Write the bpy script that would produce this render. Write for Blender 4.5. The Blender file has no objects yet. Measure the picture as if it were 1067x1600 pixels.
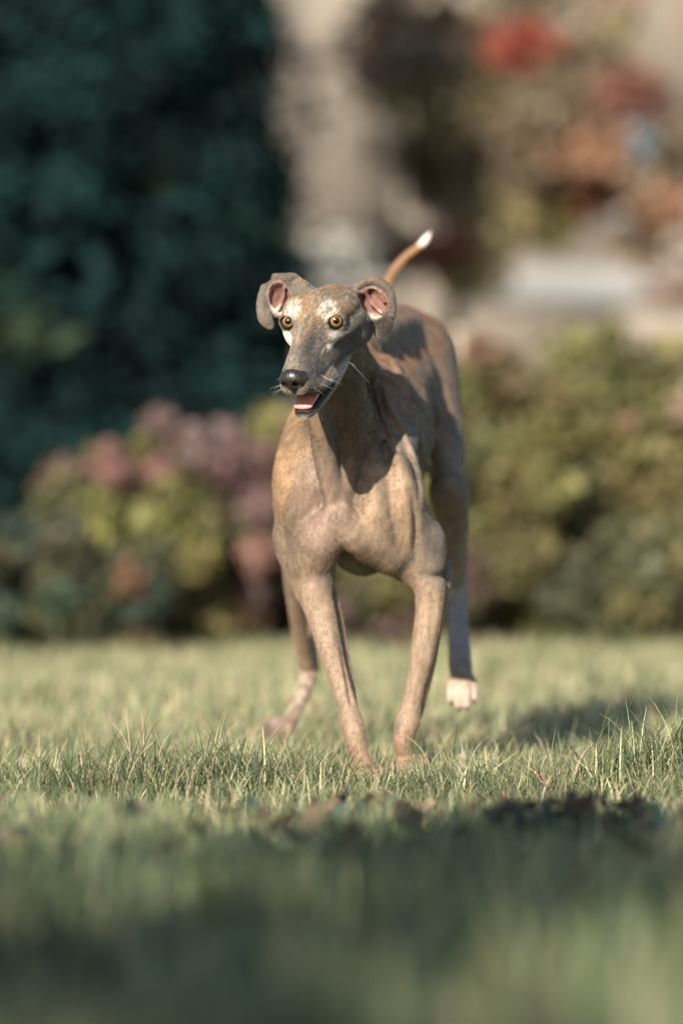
import bpy, math, random
import numpy as np
from mathutils import Vector
R = math.radians
random.seed(7)
rng = np.random.default_rng(7)
sc = bpy.context.scene
col = sc.collection

# ---------------------------------------------------------------- camera, world, sun, exposure
CAM_H = 0.495
CAM_Y = -8.0
cd = bpy.data.cameras.new('camera')
cam = bpy.data.objects.new('camera', cd); col.objects.link(cam)
cam.location = (0, CAM_Y, CAM_H)
cam.rotation_euler = (R(90 - 0.501), 0, 0)
cd.sensor_fit = 'VERTICAL'; cd.sensor_height = 36; cd.lens = 180
cd.clip_start = 0.1; cd.clip_end = 3000
cd.dof.use_dof = True; cd.dof.focus_distance = 7.76; cd.dof.aperture_fstop = 2.0
sc.camera = cam

SUN_AZ = 21.0      # degrees to the left of straight behind the camera
SUN_EL = 25.0
to_sun = Vector((-math.sin(R(SUN_AZ)) * math.cos(R(SUN_EL)), -math.cos(R(SUN_AZ)) * math.cos(R(SUN_EL)), math.sin(R(SUN_EL))))
wd = bpy.data.worlds.new('World'); sc.world = wd; wd.use_nodes = True
nt = wd.node_tree
sky = nt.nodes.new('ShaderNodeTexSky'); sky.sky_type = 'NISHITA'; sky.sun_disc = False
sky.sun_elevation = R(SUN_EL)
sky.sun_rotation = math.atan2(to_sun.x, to_sun.y)
bg = nt.nodes['Background']; bg.inputs['Strength'].default_value = 0.088
nt.links.new(sky.outputs[0], bg.inputs[0])
sd = bpy.data.lights.new('sun', 'SUN'); sd.energy = 5.0; sd.angle = R(0.6); sd.color = (1.0, 0.89, 0.74)
sun = bpy.data.objects.new('sun', sd); col.objects.link(sun)
sun.rotation_euler = (-to_sun).to_track_quat('-Z', 'Y').to_euler()
sun.location = (-4, -6, 6)
sc.view_settings.view_transform = 'Standard'; sc.view_settings.look = 'None'
sc.view_settings.gamma = 1.0; sc.view_settings.exposure = 1.02
sc.cycles.max_bounces = 6
sc.cycles.transparent_max_bounces = 8

# ---------------------------------------------------------------- helpers
def at(px, py, Y):
    """point at depth Y (metres behind the fore paws) seen along photo pixel px, py"""
    s = (Y - CAM_Y) / 8000.0
    return np.array([(px - 533.5) * s, Y, CAM_H - (py - 730) * s])

def tag(o, label=None, cat=None, group=None, kind=None):
    if label: o['label'] = label
    if cat: o['category'] = cat
    if group: o['group'] = group
    if kind: o['kind'] = kind
    return o

def empty(name, loc=(0, 0, 0)):
    o = bpy.data.objects.new(name, None); o.location = loc; col.objects.link(o)
    o.empty_display_size = 0.1
    return o

def mesh_obj(name, V, F, mat, parent=None, smooth=True, colors=None, mats=None, fmat=None):
    """V (n,3); F (m,3) or (m,4) int array"""
    V = np.asarray(V, dtype=np.float32); F = np.asarray(F, dtype=np.int32)
    me = bpy.data.meshes.new(name)
    n, k = F.shape
    me.vertices.add(len(V)); me.vertices.foreach_set('co', V.ravel())
    me.loops.add(n * k); me.loops.foreach_set('vertex_index', F.ravel())
    me.polygons.add(n)
    me.polygons.foreach_set('loop_start', np.arange(n, dtype=np.int32) * k)
    me.polygons.foreach_set('loop_total', np.full(n, k, dtype=np.int32))
    me.update(calc_edges=True)
    if smooth: me.polygons.foreach_set('use_smooth', np.ones(n, dtype=bool))
    if colors is not None:
        a = me.color_attributes.new('Col', 'FLOAT_COLOR', 'POINT')
        c = np.ones((len(V), 4), dtype=np.float32); c[:, :3] = colors
        a.data.foreach_set('color', c.ravel())
    for m in (mats or [mat]): me.materials.append(m)
    if fmat is not None: me.polygons.foreach_set('material_index', np.asarray(fmat, dtype=np.int32))
    me.validate()
    o = bpy.data.objects.new(name, me); col.objects.link(o)
    if parent is not None: o.parent = parent
    return o

def new_mat(name):
    m = bpy.data.materials.new(name); m.use_nodes = True
    t = m.node_tree; b = t.nodes['Principled BSDF']
    return m, t, b

def plain(name, c, rough=0.6, **kw):
    m, t, b = new_mat(name)
    b.inputs['Base Color'].default_value = (*c, 1); b.inputs['Roughness'].default_value = rough
    for k, v in kw.items(): b.inputs[k.replace('_', ' ')].default_value = v
    return m

# ---------------------------------------------------------------- signed-distance sculpting
class Field:
    def __init__(s, X, Y, Z):
        s.X, s.Y, s.Z = [np.asarray(a, dtype=np.float32) for a in (X, Y, Z)]
        s.v = np.full((len(X), len(Y), len(Z)), 9.0, dtype=np.float32)
    def window(s, lo, hi):
        out = []
        for A, l, h in zip((s.X, s.Y, s.Z), lo, hi):
            i = max(0, int(np.searchsorted(A, l)) - 1); j = min(len(A), int(np.searchsorted(A, h)) + 1)
            if j <= i: return None
            out.append(slice(i, j))
        return tuple(out)
    def merge(s, w, d, k, mode):
        v = s.v[w]
        if mode == 'sub':
            d = -d; h = np.clip(0.5 - 0.5 * (v - d) / k, 0, 1)
            s.v[w] = v * (1 - h) + d * h + k * h * (1 - h)
        else:
            h = np.clip(0.5 + 0.5 * (v - d) / k, 0, 1)
            s.v[w] = v * (1 - h) + d * h - k * h * (1 - h)
    def cap(s, A, B, ra, rb, k=0.02, sc=(1, 1, 1), fr=None, mode='add'):
        """tapered capsule; sc stretches it along x, y, z (of the frame fr when given)"""
        A = np.asarray(A, dtype=np.float64); B = np.asarray(B, dtype=np.float64); S = np.asarray(sc, dtype=np.float64)
        m = max(ra, rb) * S.max() + k + 0.012
        if fr is None: WA, WB = A, B
        else: WA, WB = fr.w(A), fr.w(B)
        w = s.window(np.minimum(WA, WB) - m, np.maximum(WA, WB) + m)
        if w is None: return
        x = s.X[w[0]][:, None, None]; y = s.Y[w[1]][None, :, None]; z = s.Z[w[2]][None, None, :]
        if fr is not None: x, y, z = fr.l(x, y, z)
        a = A / S; ab = (B - A) / S
        qx = x / S[0] - a[0]; qy = y / S[1] - a[1]; qz = z / S[2] - a[2]
        L = float(ab @ ab)
        if L > 1e-10:
            h = np.clip((qx * ab[0] + qy * ab[1] + qz * ab[2]) / L, 0, 1)
        else: h = np.float32(0)
        d = np.sqrt((qx - h * ab[0]) ** 2 + (qy - h * ab[1]) ** 2 + (qz - h * ab[2]) ** 2) - (ra + (rb - ra) * h)
        s.merge(w, (d * float(S.min() ** .5)).astype(np.float32), k, mode)
    def ball(s, A, r, k=0.02, sc=(1, 1, 1), fr=None, mode='add'):
        s.cap(A, A, r, r, k, sc, fr, mode)
    def chain(s, P, r, k=0.02, sc=(1, 1, 1), fr=None, mode='add', sub=4):
        """smooth tapered limb through the joints P"""
        P = np.asarray(P, dtype=np.float64); r = np.asarray(r, dtype=np.float64); S = np.asarray(sc, dtype=np.float64)
        Q, q = [], []
        n = len(P)
        for i in range(n - 1):
            p0, p1, p2, p3 = P[max(i - 1, 0)], P[i], P[i + 1], P[min(i + 2, n - 1)]
            r0, r1, r2, r3 = r[max(i - 1, 0)], r[i], r[i + 1], r[min(i + 2, n - 1)]
            for j in range(sub if n > 2 else 1):
                t = j / (sub if n > 2 else 1)
                f = lambda a, b, c, d: .5 * (2 * b + (c - a) * t + (2 * a - 5 * b + 4 * c - d) * t * t + (3 * b - a - 3 * c + d) * t ** 3)
                Q.append(f(p0, p1, p2, p3)); q.append(float(f(r0, r1, r2, r3)))
        Q.append(P[-1]); q.append(float(r[-1])); Q = np.array(Q); q = np.array(q)
        W = Q if fr is None else np.array([fr.w(p) for p in Q])
        m = (q.max() * S.max() + k + 0.012)
        w = s.window(W.min(0) - m, W.max(0) + m)
        if w is None: return
        best = np.full(s.v[w].shape, 9.0, dtype=np.float32)
        for i in range(len(Q) - 1):
            mm = max(q[i], q[i + 1]) * S.max() + k + .012
            w2 = s.window(np.minimum(W[i], W[i + 1]) - mm, np.maximum(W[i], W[i + 1]) + mm)
            if w2 is None: continue
            x = s.X[w2[0]][:, None, None]; y = s.Y[w2[1]][None, :, None]; z = s.Z[w2[2]][None, None, :]
            if fr is not None: x, y, z = fr.l(x, y, z)
            a = Q[i] / S; ab = (Q[i + 1] - Q[i]) / S
            qx = x / S[0] - a[0]; qy = y / S[1] - a[1]; qz = z / S[2] - a[2]
            h = np.clip((qx * ab[0] + qy * ab[1] + qz * ab[2]) / max(float(ab @ ab), 1e-12), 0, 1)
            d = np.sqrt((qx - h * ab[0]) ** 2 + (qy - h * ab[1]) ** 2 + (qz - h * ab[2]) ** 2) - (q[i] + (q[i + 1] - q[i]) * h)
            loc = tuple(slice(w2[j].start - w[j].start, w2[j].stop - w[j].start) for j in range(3))
            np.minimum(best[loc], (d * float(S.min() ** .5)).astype(np.float32), out=best[loc])
        s.merge(w, best, k, mode)
    def loft(s, st, k, fr, n=2.4, mode='add'):
        """sections along f: rows of f, half width at the top, half width at the bottom, top u, bottom u"""
        st = np.asarray(st, dtype=np.float64)
        f0, f1 = st[0, 0], st[-1, 0]; wm = st[:, 1:3].max() + .02; lo, hi = st[:, 4].min() - .02, st[:, 3].max() + .02
        C = np.array([fr.w((a, b, c)) for a in (f0 - .02, f1 + .02) for b in (-wm, wm) for c in (lo, hi)])
        w = s.window(C.min(0), C.max(0))
        x = s.X[w[0]][:, None, None]; y = s.Y[w[1]][None, :, None]; z = s.Z[w[2]][None, None, :]
        f, sd, u = fr.l(x, y, z)
        f, sd, u = np.broadcast_arrays(f, sd, u)
        tt = np.linspace(f0, f1, 80)
        def sm(c):
            y_ = np.interp(tt, st[:, 0], st[:, c]); kk = np.array([1, 2, 3, 2, 1]) / 9.0
            e = np.pad(y_, 2, mode='edge'); return np.convolve(e, kk, 'valid')
        F = np.clip(f, f0, f1).ravel()
        wt, wb, ut, ub = [np.interp(F, tt, sm(c)).reshape(f.shape) for c in (1, 2, 3, 4)]
        cu = (ut + ub) / 2; hh = (ut - ub) / 2
        t = np.clip((u - ub) / (ut - ub), 0, 1); ww = wb + (wt - wb) * t
        e = (np.abs(sd / ww) ** n + np.abs((u - cu) / hh) ** n) ** (1 / n)
        d = (e - 1) * np.minimum(ww, hh)
        of = np.abs(f - np.clip(f, f0, f1))
        d = np.where(of > 0, np.sqrt(np.maximum(d, 0) ** 2 + of ** 2) + np.minimum(d, 0) * 0, d)
        s.merge(w, d.astype(np.float32), k, mode)
    def mesh(s, smooth=2):
        v = s.v; ins = v < 0
        c = ins.astype(np.uint8)
        c = c[:-1] + c[1:]; c = c[:, :-1] + c[:, 1:]; c = c[:, :, :-1] + c[:, :, 1:]
        act = (c > 0) & (c < 8)
        I = np.argwhere(act); n = len(I)
        idx = np.full(act.shape, -1, dtype=np.int32); idx[tuple(I.T)] = np.arange(n)
        AX = (s.X, s.Y, s.Z)
        acc = np.zeros((n, 3)); cnt = np.zeros(n)
        corners = [(a, b, d) for a in (0, 1) for b in (0, 1) for d in (0, 1)]
        for ca in corners:
            for ax in range(3):
                if ca[ax]: continue
                cb = list(ca); cb[ax] = 1
                ia = I + ca; ib = I + cb
                va = v[tuple(ia.T)]; vb = v[tuple(ib.T)]
                m = (va < 0) != (vb < 0)
                t = np.where(m, va / np.where(m, va - vb, 1), 0)
                P = np.stack([AX[q][ia[:, q]] for q in range(3)], 1).astype(np.float64)
                Q = AX[ax][ib[:, ax]]
                P[:, ax] += (Q - P[:, ax]) * t
                acc[m] += P[m]; cnt[m] += 1
        V = acc / cnt[:, None]
        Fs = []
        for ax in range(3):
            sl0 = [slice(None)] * 3; sl1 = [slice(None)] * 3
            sl0[ax] = slice(0, -1); sl1[ax] = slice(1, None)
            a = ins[tuple(sl0)]; b = ins[tuple(sl1)]
            E = np.argwhere(a != b)
            o1, o2 = [q for q in range(3) if q != ax]
            ok = (E[:, o1] > 0) & (E[:, o2] > 0) & (E[:, o1] < v.shape[o1] - 1) & (E[:, o2] < v.shape[o2] - 1)
            E = E[ok]
            def cell(d1, d2):
                q = E.copy(); q[:, o1] -= d1; q[:, o2] -= d2
                return idx[tuple(q.T)]
            quad = np.stack([cell(0, 0), cell(1, 0), cell(1, 1), cell(0, 1)], 1)
            fl = a[tuple(E.T)]
            if ax == 1: fl = ~fl
            quad[~fl] = quad[~fl][:, ::-1]
            Fs.append(quad)
        F = np.concatenate(Fs)
        e = np.concatenate([F[:, [0, 1]], F[:, [1, 2]], F[:, [2, 3]], F[:, [3, 0]]])
        for it in range(smooth):
            S = np.zeros_like(V); C = np.zeros(n)
            for d in range(3): S[:, d] = np.bincount(e[:, 0], V[e[:, 1], d], n) + np.bincount(e[:, 1], V[e[:, 0], d], n)
            C = np.bincount(e[:, 0], minlength=n) + np.bincount(e[:, 1], minlength=n)
            V = V + (S / C[:, None] - V) * (0.5 if it % 2 == 0 else -0.30)
        return V, F

def vnormals(V, F):
    n = np.cross(V[F[:, 2]] - V[F[:, 0]], V[F[:, 3]] - V[F[:, 1]])
    N = np.zeros_like(V)
    for j in range(4):
        for d in range(3): N[:, d] += np.bincount(F[:, j], n[:, d], len(V))
    return N / np.maximum(np.linalg.norm(N, axis=1, keepdims=True), 1e-12)

class Frame:
    """head frame: f forwards to the nose, s to the dog's left, u up"""
    def __init__(s, O, yaw, pitch, roll=0):
        cy, sy, cp, sp = math.cos(yaw), math.sin(yaw), math.cos(pitch), math.sin(pitch)
        s.O = np.asarray(O, dtype=float)
        f = np.array([-sy * cp, -cy * cp, -sp]); S = np.array([cy, -sy, 0.0]); u = np.array([-sy * sp, -cy * sp, cp])
        cr, sr = math.cos(roll), math.sin(roll)
        S, u = S * cr + u * sr, u * cr - S * sr
        s.M = np.array([f, S, u])
    def w(s, p): return s.O + np.asarray(p, dtype=float) @ s.M
    def l(s, x, y, z):
        x = x - s.O[0]; y = y - s.O[1]; z = z - s.O[2]
        return [s.M[i, 0] * x + s.M[i, 1] * y + s.M[i, 2] * z for i in range(3)]
    def lp(s, P): return (P - s.O) @ s.M.T

def bend(t0, t1, n, fn): return [fn(t0 + (t1 - t0) * i / (n - 1)) for i in range(n)]

# ================================================================ THE DOG
def axis(segs):
    out = []
    for a, b, h in segs:
        n = max(1, int(round((b - a) / h)))
        out += list(np.linspace(a, b, n, endpoint=False))
    out.append(segs[-1][1]); return out
HF = Frame(at(491, 498, -0.20), R(19.5), R(28))
hs = 0.0014; bs = 0.0033
fx = axis([(-0.150, -0.132, bs), (-0.132, 0.092, hs), (0.092, 0.250, bs)])
fy = axis([(-0.345, -0.09, hs), (-0.09, 0.99, bs)])
fz = axis([(-0.02, 0.555, bs), (0.555, 0.80, hs), (0.80, 0.93, bs)])
D = Field(fx, fy, fz)
T = at
def limb(P, r, k=.018, sc=(1, 1, 1)): D.chain([T(*p) for p in P], r, k, sc)

# --- torso: rib cage, loin, croup, spine, keel
limb([(560, 735, .12), (574, 702, .26), (592, 668, .40), (612, 615, .56), (634, 592, .70), (646, 590, .80)],
     [.078, .091, .088, .066, .064, .062], .03, (1.03, 1, 1.40))
limb([(548, 560, .22), (574, 528, .32), (600, 512, .46), (626, 503, .64), (642, 520, .78), (640, 545, .86)],
     [.026, .026, .026, .026, .026, .022], .045)
limb([(540, 800, .08), (552, 852, .16), (574, 862, .28), (600, 830, .42)], [.030, .036, .036, .034], .045)
D.ball(T(668, 545, .72), .024, .04)
# --- neck
D.chain([HF.w((-.085, 0, -.030)), T(528, 600, -.04), T(532, 670, .03), T(535, 745, .09)], [.040, .042, .056, .070], .022, (1, 1.15, 1))
D.chain([HF.w((-.095, 0, -.035)), T(544, 560, .0), T(556, 580, .11), T(560, 590, .22)], [.030, .034, .034, .035], .025)
limb([(498, 640, -.06), (508, 710, -.035), (522, 790, -.010)], [.018, .019, .015], .018)
limb([(545, 630, -.050), (552, 700, -.018), (537, 775, -.005)], [.014, .013, .012], .018)
# --- shoulders and upper arms
limb([(528, 590, .19), (486, 680, .10), (472, 760, .045), (475, 850, .075)], [.038, .043, .047, .039], .030)
D.ball(T(460, 778, .028), .024, .02, (.8, .9, 1.9))
limb([(596, 590, .20), (612, 680, .11), (612, 765, .050), (650, 850, .085)], [.036, .040, .044, .040], .030)
limb([(583, 735, .022), (584, 800, .002), (612, 858, .04)], [.019, .026, .018], .022, (.9, .9, 1.1))
limb([(624, 728, .020), (632, 780, .012), (640, 850, .045)], [.015, .020, .018], .020, (.85, .9, 1.1))
limb([(596, 620, .13), (622, 690, .085), (640, 760, .06)], [.018, .018, .018], .02)
D.ball(T(552, 785, .025), .020, .02)
D.chain([T(646, 770, -.004), T(650, 840, .028), T(652, 900, .05)], [.003, .0035, .003], .014, mode='sub')
D.chain([T(600, 690, .045), T(608, 735, .0), T(606, 790, -.018)], [.004, .005, .002], .010, mode='sub')
# pectorals
limb([(530, 806, -.010), (502, 838, .012), (478, 872, .045)], [.016, .030, .030], .016)
limb([(532, 810, -.010), (562, 838, .010), (606, 868, .045)], [.016, .029, .022], .014)
limb([(500, 845, .02), (497, 905, .06)], [.026, .024], .03)
limb([(575, 855, .05), (640, 893, .08)], [.020, .020], .03)

# --- fore legs
limb([(470, 840, .075), (484, 905, .060), (500, 955, .02), (517, 1020, -.03), (540, 1095, -.08), (549, 1130, -.098), (560, 1175, -.125), (573, 1206, -.15)],
     [.042, .031, .0222, .0178, .0140, .0180, .0138, .0155])
limb([(500, 905, .09), (522, 960, .055), (538, 1040, -.005), (549, 1112, -.068)], [.018, .0120, .0105, .010], .004)
limb([(654, 850, .08), (668, 895, .075), (671, 945, .06), (660, 1020, .05), (644, 1090, .045), (638, 1125, .043), (630, 1162, .03), (637, 1186, .045)],
     [.036, .0275, .0215, .0186, .0148, .0185, .0152, .017])
limb([(692, 900, .11), (683, 965, .085), (668, 1050, .06), (651, 1115, .06)], [.0135, .0105, .0095, .009], .004)
limb([(664, 845, .08), (680, 885, .11), (693, 880, .135)], [.028, .020, .0135], .014)
D.chain([T(520, 925, .012), T(528, 970, -.012), T(537, 1040, -.052), T(549, 1100, -.095)], [.0025, .0034, .0032, .002], .008, mode='sub')
D.chain([T(503, 950, -.018), T(514, 1010, -.052), T(530, 1070, -.082)], [.001, .0014, .001], .010, mode='sub')
D.chain([T(676, 925, .040), T(674, 980, .032), T(660, 1050, .026), T(648, 1100, .028)], [.0025, .0034, .0032, .002], .008, mode='sub')
D.chain([T(655, 940, .036), T(652, 1000, .028), T(642, 1060, .028)], [.001, .0014, .001], .010, mode='sub')
TIPS = []
def paw(C, fwd, side=(1, 0, 0), n=4, spread=.0095, r=.0088, L=.030, k=.005):
    C = np.asarray(C); f = np.array(fwd, dtype=float); f /= np.linalg.norm(f)
    sd_ = np.array(side, dtype=float); sd_ -= f * (f @ sd_); sd_ /= np.linalg.norm(sd_); up = np.cross(sd_, f)
    if up[2] < 0: up = -up
    for i in range(n):
        o = (i - (n - 1) / 2); inner = abs(o) < 1; e = L * (1.0 if inner else .74)
        b = C + sd_ * o * spread * .7
        m = C + sd_ * o * spread * 1.05 + f * e * .5 + up * (.007 if inner else .003)
        t = C + sd_ * o * spread * 1.15 + f * e * 1.1 - up * .007
        D.chain([b, m, t], [r * 1.1, r * 1.02, r * .86], k)
        TIPS.append((t + f * r * .55 - up * .001, f, up))
    D.ball(C - up * .009, r * 1.2, .008, (1.2, 1, .8))
paw(T(574, 1207, -.155), (.12, -1, -.30), L=.034, spread=.0110, k=.003)
paw(T(638, 1189, .040), (.30, -.8, -.5), L=.034, spread=.0115, k=.003)
D.chain([T(655, 905, .038), T(684, 900, .060), T(702, 896, .09)], [.002, .003, .002], .016, mode='sub')
# --- hind leg, dog's left (lifted)
limb([(668, 570, .72), (690, 680, .62), (702, 765, .53)], [.064, .056, .036], .04, (.66, 1, 1))
limb([(664, 590, .80), (692, 690, .77), (706, 780, .70)], [.054, .044, .024], .03, (.66, 1, 1))
limb([(702, 765, .50), (708, 840, .58), (713, 900, .66), (715, 930, .68), (716, 985, .60), (719, 1040, .48), (721, 1064, .44)],
     [.034, .024, .0155, .0160, .0165, .0178, .0165], .02)
limb([(706, 790, .62), (712, 865, .665), (715, 922, .690)], [.020, .008, .011], .012)
paw(T(721, 1060, .430), (.04, -.50, -1), L=.040, spread=.0112, r=.0080, k=.0015)
# --- hind leg, dog's right (planted)
limb([(612, 590, .74), (560, 690, .66), (500, 775, .58)], [.062, .054, .042], .04, (.7, 1, 1))
limb([(606, 600, .82), (550, 700, .80), (486, 810, .72)], [.050, .042, .026], .03, (.7, 1, 1))
limb([(498, 770, .58), (464, 870, .66), (466, 960, .76), (477, 1030, .84), (483, 1052, .865), (466, 1098, .80), (450, 1135, .755)],
     [.042, .024, .0145, .0140, .0155, .0125, .0140], .015)
limb([(480, 830, .74), (484, 950, .84), (490, 1042, .88)], [.018, .0065, .010], .008)
paw(T(440, 1130, .745), (-.55, -.7, -.85), side=(.95, -.3, 0), spread=.0125, L=.026, r=.0098, k=.003)
# --- tail
limb([(636, 535, .84), (618, 520, .93), (603, 470, .95), (610, 432, .95), (633, 402, .95), (652, 388, .95), (664, 376, .95), (672, 363, .95)],
     [.020, .012, .0098, .0086, .0078, .0072, .0068, .0025], .012)

# --- head (frame f, s, u)
def both(P, r, k=.012, sc=(1, 1, 1), mode='add'):
    for q in (-1, 1): D.chain([(a, b * q, c) for a, b, c in P], r, k, sc, HF, mode)
D.loft([(-.125, .018, .020, -.022, -.050), (-.11, .028, .030, -.008, -.065), (-.085, .038, .038, .010, -.080), (-.05, .043, .045, .027, -.088),
        (-.02, .041, .0465, .034, -.086), (.01, .031, .043, .027, -.084), (.04, .0205, .0385, .011, -.082), (.08, .0185, .0325, -.006, -.0735),
        (.118, .0165, .0275, -.016, -.066), (.130, .014, .022, -.022, -.062)], .012, HF)
both([(.006, .025, .016), (-.014, .031, .018), (-.034, .037, .008)], [.007, .010, .010], .014)      # brow
both([(-.005, .040, .006), (-.035, .044, .004), (-.07, .040, -.005)], [.010, .012, .012], .02)                # temple
both([(.022, .034, -.020), (-.01, .046, -.021), (-.05, .050, -.018), (-.08, .045, -.01)], [.008, .011, .012, .010], .014)
both([(-.045, .040, -.045), (-.085, .034, -.060)], [.022, .024], .02)
both([(.120, .010, -.052), (.098, .0155, -.064), (.078, .020, -.0735), (.045, .027, -.074)], [.0115, .0125, .0125, .0120], .008)    # flews
D.chain([(.10, 0, -.022), (.04, 0, .001), (.0, 0, .014)], [.012, .012, .010], .008, (1, 1, 1), HF)  # bridge of the nose
D.chain([(.03, 0, .027), (-.02, 0, .042), (-.05, 0, .034)], [.004, .004, .004], .012, (1, 1, 1), HF, 'sub')   # furrow of the brow
# lower jaw, then the open mouth
D.loft([(-.08, .032, .030, -.055, -.082), (-.03, .036, .032, -.070, -.100), (.01, .034, .028, -.080, -.112), (.045, .028, .022, -.0885, -.118),
        (.08, .0225, .017, -.093, -.119), (.105, .0185, .013, -.096, -.117), (.114, .013, .008, -.099, -.112)], .006, HF, 2.2)
D.chain([(.150, 0, -.0745), (.10, 0, -.080), (.035, 0, -.082)], [.0105, .0105, .006], .004, (1, 1.7, 1), HF, 'sub')
both([(.125, .014, -.080), (.085, .030, -.0905), (.032, .042, -.0885)], [.0070, .0036, .0028], .003, mode='sub')
D.chain([(.105, 0, -.0945), (.04, 0, -.089)], [.0065, .009], .003, (1, 1.9, 1), HF, 'sub')
# eyes
EYE = [(.0085, -.0370, .0), (.0085, .0370, .0)]
ER = .0134
for q, e in zip((-1, 1), EYE):
    D.ball(e, .0160, .007, (1, 1, 1), HF)
LID = []
for q, e in zip((-1, 1), EYE):
    e = np.array(e); g = np.array([.86, .30 * q if q > 0 else .12 * q, .12]); g /= np.linalg.norm(g); LID.append((e, g))
    D.cap(e, e, ER + .0003, ER + .0003, .001, (1, 1, 1), HF, 'sub')
    D.cap(e + g * .010, e + g * .034, .0102, .0170, .0020, (1, 1.16, .96), HF, 'sub')
# ears: folded rose ears with an open cup
YE = -.135
def ear(P, r, k=.006, sc=(1, 1, 1), mode='add'): D.chain([T(*p) for p in P], r, k, sc, None, mode)
# dog's right
D.ball(T(435, 465, YE + .006), .0238, .006, (1.0, .66, 1.30))
ear([(455, 470, YE), (470, 458, YE + .01)], [.014, .020], .010, (1, .8, 1))
ear([(430, 433, YE), (444, 434, YE + .006), (460, 434, YE + .010), (472, 448, YE + .014)], [.005, .0065, .0060, .007], .004)
ear([(414, 450, YE + .002), (409, 472, YE - .004), (414, 496, YE - .006), (422, 509, YE - .004)], [.0065, .0075, .0105, .0060], .004, (1, .6, 1))
ear([(434, 457, YE - .022), (437, 464, YE - .004)], [.0215, .0170], .0015, (.90, 1, 1.20), 'sub')
ear([(443, 474, YE - .022), (440, 472, YE - .004)], [.0185, .0150], .0015, (.90, 1, 1.20), 'sub')
# dog's left
D.ball(T(584, 472, YE + .006), .0250, .006, (1.06, .66, 1.20))
ear([(560, 478, YE), (545, 470, YE + .01)], [.014, .020], .010, (1, .8, 1))
ear([(558, 448, YE), (580, 438, YE - .004), (603, 448, YE - .004), (613, 468, YE - .004), (613, 492, YE)], [.0055, .0060, .0065, .0055, .0050], .004, (1, .9, 1))
ear([(605, 482, YE + .006), (600, 504, YE + .008), (594, 519, YE + .008)], [.011, .0145, .0100], .004, (1, .35, 1))
ear([(578, 468, YE - .024), (580, 470, YE - .004)], [.0215, .0165], .0015, (1.0, 1, 1.08), 'sub')
ear([(591, 478, YE - .024), (589, 477, YE - .004)], [.0225, .0170], .0015, (.95, 1, 1.10), 'sub')
# cartilage folds inside the ears
ear([(444, 450, YE - .001), (441, 468, YE + .001), (432, 486, YE - .003)], [.0028, .0040, .0028], .004)
ear([(571, 456, YE - .002), (580, 472, YE + .002), (596, 488, YE - .002)], [.0030, .0042, .0030], .004)
ear([(594, 458, YE - .002), (600, 472, YE + .0)], [.0025, .0030], .004)
DV, DF = D.mesh(3)
DN = vnormals(DV, DF)
print('dog verts', len(DV))

# --- noise for coats and skin folds
def vnoise(P, seed=0):
    P = np.asarray(P, dtype=np.float64); i = np.floor(P).astype(np.int64); f = P - i; f = f * f * (3 - 2 * f)
    out = np.zeros(len(P))
    for a in (0, 1):
        for b in (0, 1):
            for c in (0, 1):
                n = (i[:, 0] + a) * 73856093 ^ (i[:, 1] + b) * 19349663 ^ (i[:, 2] + c) * 83492791 ^ seed * 2654435761
                n = (n ^ (n >> 13)) * 1274126177 & 0x7fffffff
                v = ((n ^ (n >> 16)) & 0xffff) / 65535.0
                out += v * (f[:, 0] if a else 1 - f[:, 0]) * (f[:, 1] if b else 1 - f[:, 1]) * (f[:, 2] if c else 1 - f[:, 2])
    return out
def fbm(P, o=3, seed=0):
    t = 0; w = 0
    for k in range(o):
        t = t + vnoise(np.asarray(P) * 2 ** k, seed + k) * .5 ** k; w += .5 ** k
    return t / w
def sst(a, b, x):
    t = np.clip((x - a) / (b - a), 0, 1); return t * t * (3 - 2 * t)
def near(V, c, r):
    """1 inside the ellipsoid at c with radii r, fading out by twice the radius"""
    d = np.linalg.norm((V - np.asarray(c)) / np.asarray(r), axis=1); return 1 - sst(.6, 1.35, d)
L3 = HF.lp(DV); f_, s_, u_ = L3.T
headm = sst(-.13, -.09, f_) * (DV[:, 1] < -.03) * (DV[:, 2] > .54)
def cup_pre(V):
    return np.minimum(np.linalg.norm((V - T(436, 468, YE)) / np.array([1, 1, 1.5]), axis=1), np.linalg.norm((V - T(588, 482, YE)) / np.array([1, 1, 1.5]), axis=1))
# folds over the ribs and muscles of the flank
fl = near(DV, T(625, 640, .30), (.10, .26, .17)) * sst(.1, .5, DN[:, 0]) * (1 - headm)
ph = (DV[:, 1] * .62 + DV[:, 2] * .42 + .018 * fbm(DV * 9, 2, 5)) / .036 * 2 * math.pi
disp = fl * (.0018 * np.sin(ph) + .0010 * np.sin(ph * 2.3 + 1))
# skin folds, rib and blade edges: raised lines running down the near flank
FOLDS = [([(570, 576), (572, 605), (581, 644), (597, 685), (618, 712), (643, 728)], 4.5, .0060), ([(595, 592), (606, 632), (626, 664), (640, 700), (652, 735), (656, 775), (660, 812)], 4.2, .0055),
         ([(624, 599), (638, 632), (649, 662), (662, 702), (676, 765), (690, 842)], 4.2, .0055), ([(644, 533), (667, 567), (681, 610), (685, 655), (678, 700)], 5.5, .0050),
         ([(610, 560), (630, 590), (651, 632), (669, 680)], 3.6, .0038), ([(585, 600), (597, 650), (618, 690)], 3.4, .0034), ([(655, 600), (668, 640), (674, 690)], 3.6, .0032)]
qx_ = DV[:, 0] / (DV[:, 1] + 8) * 8000 + 533.5; qz_ = 730 - (DV[:, 2] - CAM_H) / (DV[:, 1] + 8) * 8000
side_ = sst(-.35, .15, DN[:, 0] - .4 * DN[:, 1]) * (DV[:, 1] > .02) * (DV[:, 1] < .62) * (1 - headm) * (DN[:, 1] < .4)
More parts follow.
